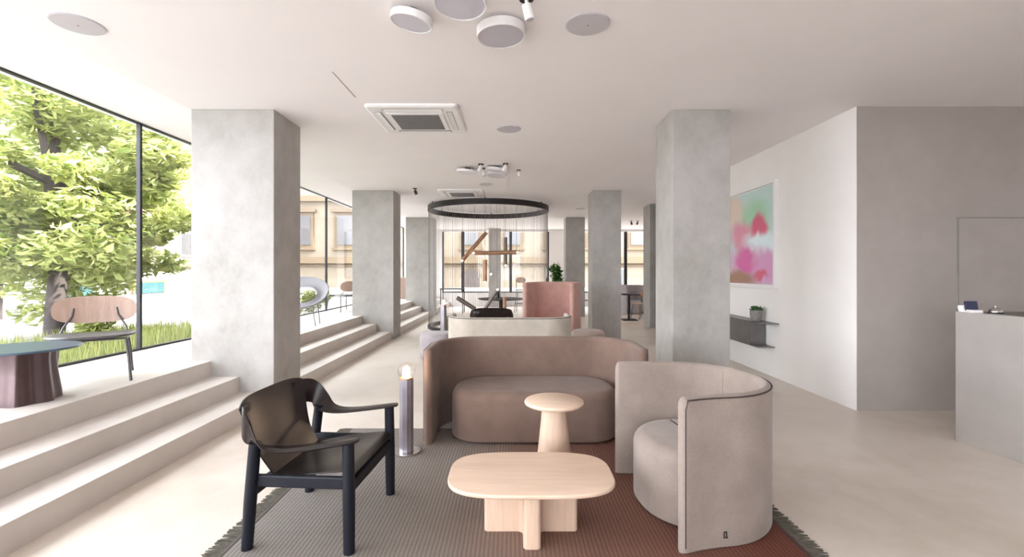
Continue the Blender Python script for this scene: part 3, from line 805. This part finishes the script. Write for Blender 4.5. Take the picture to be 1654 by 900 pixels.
for sx in (-1, 1):
    for sy in (-1, 1):
        MB().tube([(sx*.27, sy*.2, 0), (sx*.22, sy*.15, .40+.13*sy)], .008, 8).build('leg', M['graphite'], ov)

# ------------------------------------------------------------------ chain curtain and tube lamps
RC_ = (-.62, 12.2); RR = 1.545
ch = empty('chain_curtain', (RC_[0], RC_[1], 0), 0, 'round curtain of fine steel chains hanging from a black ceiling ring', 'chain curtain')
MB().lathe([(RR, 2.945), (RR, 3.075), (RR-.05, 3.075), (RR-.05, 2.945), (RR, 2.945)], 96, caps=False).build('ceiling_ring', M['ring'], ch, smooth=30)
MB().lathe([(RR, 0), (RR, .07), (RR-.12, .07), (RR-.12, 0), (RR, 0)], 96, caps=False).build('floor_ring', M['ring'], ch, smooth=30)
cs = MB(); rng = random.Random(9)
for k in range(250):
    a = 2*PI*k/250+rng.gauss(0, .004); r_ = RR-.025
    x, y = r_*math.cos(a), r_*math.sin(a); w_ = .0026
    vs = [(x+w_*math.cos(a+2.094*j), y+w_*math.sin(a+2.094*j), z) for z in (.05, 2.97) for j in range(3)]
    cs.add(vs, [(0, 1, 4, 3), (1, 2, 5, 4), (2, 0, 3, 5)])
cs.build('chain_strands', M['chain'], ch, smooth=0, recalc=False)['kind'] = 'stuff'
hang = MB()
for k in range(6):
    a = PI/6+2*PI*k/6; hang.tube([((RR-.025)*math.cos(a), (RR-.025)*math.sin(a), 3.07), ((RR-.025)*math.cos(a), (RR-.025)*math.sin(a), H)], .012, 6)
hang.build('bracket', M['ring'], ch)
def tube_lamp(p0, p1, r, mat, ends, label):
    p0, p1 = Vector(p0), Vector(p1); c = (p0+p1)/2; d_ = (p1-p0).normalized()
    e = empty('tube_lamp', c, 0, label, 'lamp')
    a, b = p0-c, p1-c
    i0 = a+d_*(.06 if 0 in ends else 0); i1 = b-d_*(.06 if 1 in ends else 0)
    MB().tube([i0, i1], r, 16).build('tube', mat, e, smooth=40)
    for k in ends:
        q = (a, b)[k]; sg = 1 if k == 0 else -1
        MB().ball(q+d_*sg*.02, .058, 16, 10).build('globe', M['globe'], e, smooth=80)
        MB().ball(q+d_*sg*.035, .024, 12, 8).build('bulb', M['tube_bulb'], e, smooth=80)
    for q in ((i0, i1) if abs(d_.z) < .95 else ((i0 if i0.z > i1.z else i1),)):
        MB().tube([(q.x, q.y, q.z), (q.x, q.y, H-c.z)], .003, 5).build('wire', M['wire'], e)
k_ = 1
tube_lamp((-1.324, 12.2, 1.669), (-.638, 12.3, 2.483), .05, M['copper'], (0, 1), 'copper tube lamp hanging steeply tilted inside the chain curtain, upper left')
tube_lamp((-1.037, 12.15, 1.89), (.16, 12.2, 1.91), .052, M['copper'], (0, 1), 'copper tube lamp hanging level across the middle of the chain curtain')
tube_lamp((-.19, 12.5, 1.54), (-.19, 12.5, 2.32), .045, M['copper_dark'], (0,), 'bronze tube lamp hanging upright at the right of the chain curtain')
tube_lamp((-.70, 12.0, 1.11), (-.70, 12.0, 1.717), .055, M['copper'], (0,), 'short copper tube lamp hanging upright below the level one')
tube_lamp((-1.294, 11.0, .812), (-.863, 11.0, .54), .05, M['copper_dark'], (), 'dark bronze tube lamp hanging low and tilted, left of the black armchair behind')
tube_lamp((-.676, 11.0, .50), (-.331, 11.0, 1.027), .045, M['copper_dark'], (1,), 'tilted bronze tube lamp with a globe at its upper end, low over the black armchair')
tube_lamp((-.187, 11.0, .50), (-.187, 11.0, .826), .045, M['copper'], (), 'stubby copper tube lamp hanging low, right of the black armchair behind')
gp = empty('globe_pendant', (-.545, 11.9, 1.34), 0, 'small glass globe pendant hanging on a wire amid the tube lamps', 'lamp')
MB().ball((0, 0, 0), .06, 16, 10).build('globe', M['globe'], gp, smooth=80); MB().ball((0, 0, .01), .026, 12, 8).build('bulb', M['tube_bulb'], gp, smooth=80)
MB().tube([(0, 0, .055), (0, 0, H-1.34)], .003, 5).build('wire', M['wire'], gp)

# ------------------------------------------------------------------ background furniture
def round_table(loc, r, z, label, nm='dining_table'):
    e = empty(nm, loc, 0, label, 'table')
    MB().lathe([(.001, z-.03), (r-.03, z-.03), (r, z-.012), (r, z), (.001, z)], 48, caps=False).build('tabletop', M['dark_top'], e)
    MB().lathe([(.08, .02), (.06, .06), (.05, .4), (.06, z-.03)], 20).build('pedestal', M['dark_top'], e)
    MB().lathe([(.30, 0), (.30, .015), (.08, .03)], 32).build('foot', M['dark_top'], e)
round_table((-.30, 12.35, 0), .60, .72, 'round charcoal table inside the chain curtain')
cv = empty('candle_holder', (-.37, 12.3, .72), 0, 'dark upright holder standing on the round charcoal table', 'candle holder')
MB().lathe([(.07, 0), (.07, .015), (.045, .02), (.045, .20)], 16).build('stem', M['dark_top'], cv); MB().lathe([(.03, .2), (.03, .24)], 12).build('cap', M['copper_dark'], cv)
def tall_table(loc, lx, ly, z, label, cat='table', nm='bar_table', four=True):
    e = empty(nm, loc, 0, label, cat)
    MB().box((0, 0, z-.015), (lx, ly, .03)).build('tabletop', M['dark_top'], e, smooth=0, bev=.004)
    if four:
        for sx in (-1, 1):
            for sy in (-1, 1): MB().box((sx*(lx/2-.03), sy*(ly/2-.03), (z-.03)/2), (.03, .03, z-.03)).build('leg', M['dark_top'], e, smooth=0)
    else:
        MB().tube([(0, 0, .02), (0, 0, z-.03)], .035, 12).build('pedestal', M['dark_top'], e)
        MB().box((0, 0, .011), (.42, .42, .022)).build('foot', M['dark_top'], e, smooth=0, bev=.004)
tall_table((-2.05, 16.2, 0), .8, .6, .84, 'thin dark bar table behind the left side of the chain curtain')
tall_table((3.40, 13.85, 0), .52, .6, .766, 'small square dark cafe table on one post by the far right window', nm='cafe_table', four=False)
def cafe_chair(seat_z, back_z, mat, label, w=.36):
    e = empty('cafe_chair', (0, 0, 0), 0, label, 'chair')
    for sx in (-1, 1):
        for sy in (-1, 1):
            top = (sx*.15, sy*.15, seat_z)
            MB().tube([(sx*.2, sy*.2, 0), top], .011, 8).build('leg', M['graphite'], e)
        MB().tube([(sx*.15, .15, seat_z), (sx*.14, .2, back_z)], .010, 8).build('back_support', M['graphite'], e)
    if seat_z > .6: MB().tube([(-.17, -.17, .3), (.17, -.17, .3), (.17, .17, .3), (-.17, .17, .3)], .009, 6, closed=True).build('footrest', M['graphite'], e)
    MB().prism(superell(.21, .2, 3, 40), levels(seat_z-.005, seat_z+.025, .008, .012, 3)).build('seat', mat if seat_z < .6 else M['graphite'], e)
    def bk(u, v):
        a = (u-.5)*2; lim = math.sqrt(max(0, 1-abs(a)**3)); b_ = (v-.5)*2*lim
        return (a*w/2, .215-.12*a*a*w*2, back_z+b_*.095)
    MB().sheet(bk, 18, 6, .014).build('backrest', mat, e, smooth=60)
    return e
c1 = cafe_chair(.44, .74, M['peach'], 'round tan-backed chair beside the small square cafe table')
c1.location = (3.83, 14.2, 0); c1.rotation_euler = (0, 0, math.radians(-65))
c2 = cafe_chair(.76, 1.12, M['peach'], 'tall tan-backed bar chair at the far window above the pink armchair')
c2.location = (.30, 16.5, 0); c2.rotation_euler = (0, 0, math.radians(170))
c3 = cafe_chair(.44, .74, M['graphite'], 'dark chair glimpsed between the two slim right-hand columns')
c3.location = (2.36, 15.9, 0); c3.rotation_euler = (0, 0, math.radians(40))
# leafy plant
pp = empty('potted_plant', (1.50, 15.9, 0), 0, 'leafy green plant in a tall planter above the pink armchair', 'plant')
MB().lathe([(.16, 0), (.2, .55), (.18, .55), (.17, .5), (.001, .5)], 32).build('planter', M['planter'], pp)
rng = random.Random(31); stm = MB(); cl = []
for k in range(12):
    a = rng.uniform(0, 2*PI); r_ = rng.uniform(.02, .20); z = rng.uniform(.95, 1.62)
    p = (r_*math.cos(a), r_*math.sin(a), z); stm.tube([(0, 0, .5), (p[0]*.3, p[1]*.3, .5+(z-.5)*.5), p], .007, 5); cl.append((p, .16))
stm.build('stem', M['bark'], pp)
leaf_cloud(cl, 420, .085, .9, rng).build('foliage', M['plant_leaf'], pp, smooth=0, recalc=False)['kind'] = 'stuff'

# ------------------------------------------------------------------ picture, wall shelf, succulent
pic = empty('framed_picture', (3.52, 7.26, 1.92), 0, 'large framed abstract print in pink and green on the white wall', 'picture')
hw_, hh = 1.0, .73
MB().box((-.03, 0, hh-.02), (.06, 2*hw_, .04)).box((-.03, 0, -hh+.02), (.06, 2*hw_, .04)).box((-.03, hw_-.02, 0), (.06, .04, 2*hh-.08)).box((-.03, -hw_+.02, 0), (.06, .04, 2*hh-.08)).build('frame', M['white_paint'], pic, smooth=0, bev=.003)
MB().box((-.014, 0, 0), (.02, 2*hw_-.078, 2*hh-.078)).build('mat_board', M['white_paint'], pic, smooth=0)
MB().box((-.026, 0, 0), (.006, 2*hw_-.11, 2*hh-.11)).build('print', M['art'], pic, smooth=0)
sh = empty('wall_shelf', (3.52, 6.25, 0), 0, 'dark steel box shelf mounted on the white wall below the picture', 'shelf')
MB().box((-.115, .95, .731), (.23, 1.9, .012)).build('top_board', M['shelf'], sh, smooth=0)
MB().box((-.115, 1.0, .406), (.23, 1.8, .012)).build('bottom_board', M['shelf'], sh, smooth=0)
MB().box((-.222, 1.1, .5685), (.012, 1.55, .313)).build('front_panel', M['shelf'], sh, smooth=0)
MB().box((-.125, .325, .5685), (.19, .012, .313)).build('end_panel', M['shelf'], sh, smooth=0)
pt = empty('potted_succulent', (3.40, 6.62, .737), 0, 'small green succulent in a round stone pot on the steel shelf', 'plant')
MB().lathe([(.055, 0), (.07, .03), (.078, .09), (.077, .15), (.068, .15), (.066, .13), (.001, .13)], 28, caps=False).build('pot', M['pot'], pt)
rng = random.Random(5); lf = MB()
for k in range(70):
    a = rng.uniform(0, 2*PI); el = rng.uniform(.25, 1.5); l = rng.uniform(.05, .085)
    dv = Vector((math.cos(a)*math.cos(el), math.sin(a)*math.cos(el), math.sin(el))); sd = dv.cross(Vector((0, 0, 1))).normalized()
    b0 = Vector((math.cos(a)*.03, math.sin(a)*.03, .135)); nn = sd.cross(dv)
    m_ = b0+dv*l*.6; t_ = b0+dv*l
    lf.add([b0, m_+sd*.015, t_, m_-sd*.015, m_+nn*.008, m_-nn*.008], [(0, 1, 4), (1, 2, 4), (2, 3, 4), (3, 0, 4), (0, 5, 1), (1, 5, 2), (2, 5, 3), (3, 5, 0)])
lf.build('leaves', M['succulent'], pt)['kind'] = 'stuff'

# ------------------------------------------------------------------ reception desk
dk = empty('reception_desk', (3.73, 3.99, 0), math.radians(6.5), 'brushed grey metal reception desk at the right edge', 'desk')
MB().box((.03, -1.6, .545), (.06, 3.2, 1.09)).build('front_panel', M['desk'], dk, smooth=0, bev=.003)
MB().box((.45, -.03, .545), (.78, .06, 1.09)).build('end_panel', M['desk'], dk, smooth=0, bev=.003)
MB().box((.44, -1.62, 1.075), (.76, 3.1, .025)).build('worktop', M['desk_top'], dk, smooth=0)
MB().box((.75, -1.6, .53), (.05, 3.0, 1.05)).build('inner_panel', M['desk_top'], dk, smooth=0)
def on_desk(x, y): 
    v = Matrix.Rotation(math.radians(6.5), 3, 'Z') @ Vector((x, y, 0)); return (3.73+v.x, 3.99+v.y, 1.0875)
tm = empty('card_terminal', (3.80, 3.925, 1.0875), math.radians(-14), 'small navy card terminal on the corner of the reception desk', 'card terminal')
MB().box((0, -.02, .012), (.085, .10, .024)).build('base', M['white_paint'], tm, smooth=0, bev=.004)
R_ = Matrix.Rotation(math.radians(35), 3, 'X')
MB().box((0, 0, .05), (.085, .02, .085), R=Matrix.Rotation(math.radians(-16), 3, 'X')).build('screen', M['navy'], tm, smooth=0, bev=.004)
MB().box((.035, .03, .05), (.02, .03, .07)).build('back_stand', M['black_plastic'], tm, smooth=0)
cup = tag(MB().lathe([(.018, 0), (.026, .035), (.024, .05), (.02, .052), (.018, .01), (.001, .01)], 20).build('pen_cup', M['white_paint']), 'tiny white cup beside the card terminal on the desk corner', 'cup')
cup.location = (3.768, 3.975, 1.09)
bl = empty('reception_bell', (3.905, 3.83, 1.0875), 0, 'chrome reception bell on the desk right of the card terminal', 'bell')
MB().lathe([(.05, 0), (.05, .008), (.045, .01)], 28).build('base', M['black_plastic'], bl)
MB().lathe([(.044, .012), (.043, .022), (.036, .036), (.022, .045), (.001, .048)], 28).build('dome', M['steel'], bl, smooth=60)
MB().tube([(0, 0, .046), (0, 0, .062)], .005, 8).build('button', M['steel'], bl)

# ------------------------------------------------------------------ ceiling fixtures
def speaker(loc, r, label):
    e = empty('ceiling_speaker', (loc[0], loc[1], H), 0, label, 'speaker')
    MB().lathe([(r, 0), (r, -.006), (r-.006, -.009)], 48).build('rim', M['disc'], e)
    MB().lathe([(r-.007, -.004), (r-.007, -.0105), (r*.5, -.012), (.001, -.012)], 48).build('grille', M['speaker'], e)
    MB().tube([(r*.02, 0, -.011), (r*.02, 0, -.0145)], .006, 8).build('badge', M['groove'], e)
speaker((-2.966, 3.23), .15, 'round ceiling speaker at the upper left, above the left window')
speaker((.51, 3.23), .15, 'round ceiling speaker right of the three big disc lights')
speaker((-.044, 5.61), .145, 'round ceiling speaker right of the nearest air conditioner')
speaker((-.52, 9.2), .13, 'small-looking round ceiling speaker just above the far air conditioner')
speaker((1.83, 12.8), .14, 'round ceiling speaker between the chain curtain and slim columns')
def disc_light(x, y, z, r, tx, ty, label, th=.045):
    e = empty('disc_light', (x, y, H), 0, label, 'ceiling light')
    R = Matrix.Rotation(tx, 3, 'X') @ Matrix.Rotation(ty, 3, 'Y'); c = Vector((0, 0, z-H))
    def rot(mb):
        mb.v = [tuple(R @ Vector(v)+c) for v in mb.v]; return mb
    rot(MB().lathe([(.001, th/2), (r, th/2), (r, -th/2), (r-.008, -th/2), (r-.008, -th/2+.006)], 56, caps=False)).build('housing', M['white_paint'], e)
    rot(MB().lathe([(r-.008, -th/2+.004), (.001, -th/2+.004)], 56, caps=False)).build('diffuser', M['disc'], e)
    MB().lathe([(.05, 0), (.05, -.012)], 20).tube([(0, 0, -.01), tuple(c)], .012, 10).build('stem', M['black_plastic'], e)
disc_light(-.655, 3.07, 3.055, .135, math.radians(3), math.radians(10), 'smallest of the three near disc lights, tilted, on the left')
disc_light(-.315, 2.84, 3.045, .158, math.radians(-4), math.radians(2), 'near disc light cut off by the top edge of the picture')
disc_light(-.08, 3.24, 3.06, .165, math.radians(-1), math.radians(-3), 'thick-rimmed disc light on the right of the three near ones', .06)
disc_light(-.735, 7.75, 3.06, .18, math.radians(4), math.radians(6), 'left disc light of the far cluster above the walkway', .04)
disc_light(-.25, 7.65, 3.07, .17, math.radians(5), math.radians(7), 'upper right disc light of the far cluster, edge-on', .04)
disc_light(-.27, 8.0, 3.06, .17, math.radians(-3), math.radians(5), 'lower right disc light of the far cluster, edge-on', .05)
def spot(x, y, mat, label, d=(.25, .1, -1), s=1.0):
    e = empty('spotlight', (x, y, H), 0, label, 'spotlight')
    v = Vector(d).normalized(); c = Vector((0, 0, -.045*s))
    MB().lathe([(.045*s, 0), (.045*s, -.014*s)], 24).build('mount', M['black_plastic'], e)
    MB().tube([c-v*-.0, c+v*.09*s], .03*s, 18).tube([(0, 0, -.01*s), tuple(c+v*.02*s)], .012*s, 8).build('body', mat, e)
    MB().tube([c+v*.088*s, c+v*.0925*s], .024*s, 16).build('lens', M['disc'], e)
spot(.085, 2.92, M['white_paint'], 'white spotlight on the ceiling at the top edge, right of the discs')
spot(-1.99, 9.65, M['black_plastic'], 'dark spotlight on the ceiling near the second left column', (.4, 0, -1))
spot(-.50, 7.46, M['white_paint'], 'white spotlight at the top left of the far ceiling cluster', (-.5, 0, -1))
spot(-.49, 7.76, M['white_paint'], 'white spotlight in the middle of the far ceiling cluster', (.4, -.2, -1))
spot(-.11, 7.42, M['white_paint'], 'white spotlight at the right end of the far ceiling cluster', (-.5, 0, -1))
spot(.10, 7.9, M['white_paint'], 'small white ceiling spotlight apart to the right of the far cluster', (.2, 0, -1), .8)
spot(3.98, 15.9, M['black_plastic'], 'left of two dark spotlights on the ceiling over the far right window', (.3, 0, -1))
spot(4.2, 15.9, M['black_plastic'], 'right of two dark spotlights on the ceiling over the far right window', (-.3, 0, -1))
def aircon(x, y, label):
    e = empty('air_conditioner', (x, y, H), 0, label, 'air conditioner', 'ceiling air conditioners')
    a = .475; b = .395; c = .30
    MB().prism(rrect(a, -a, a, .05, .05, 6), [(0, 0), (-.018, 0), (-.03, .02)]).build('panel', M['white_paint'], e, smooth=30)
    MB().box((0, 0, -.036), (.60, .60, .014)).build('inner_panel', M['white_paint'], e, smooth=0, bev=.005)
    MB().box((0, 0, -.0435), (.50, .50, .006)).build('grille', M['grille'], e, smooth=0)
    for k in range(4):
        R = Matrix.Rotation(k*PI/2, 3, 'Z')
        p = R @ Vector((0, .37, -.031))
        sl = MB().box((p.x, p.y, p.z), (.62 if k % 2 == 0 else .06, .06 if k % 2 == 0 else .62, .004)).build('air_slot', M['groove'], e, smooth=0)
        p = R @ Vector((0, .372, -.036)); RR_ = R @ Matrix.Rotation(math.radians(8), 3, 'X')
        MB().box((p.x, p.y, p.z), (.60, .05, .006), R=RR_).build('louver', M['white_paint'], e, smooth=0)
    return e
ac = aircon(-1.03, 5.24, 'square ceiling air conditioner nearest, above the brown sofa')
ac2 = copy_tree(ac); ac2.location = (-1.08, 10.2, H); ac2['label'] = 'square ceiling air conditioner farther back, above the chain curtain'
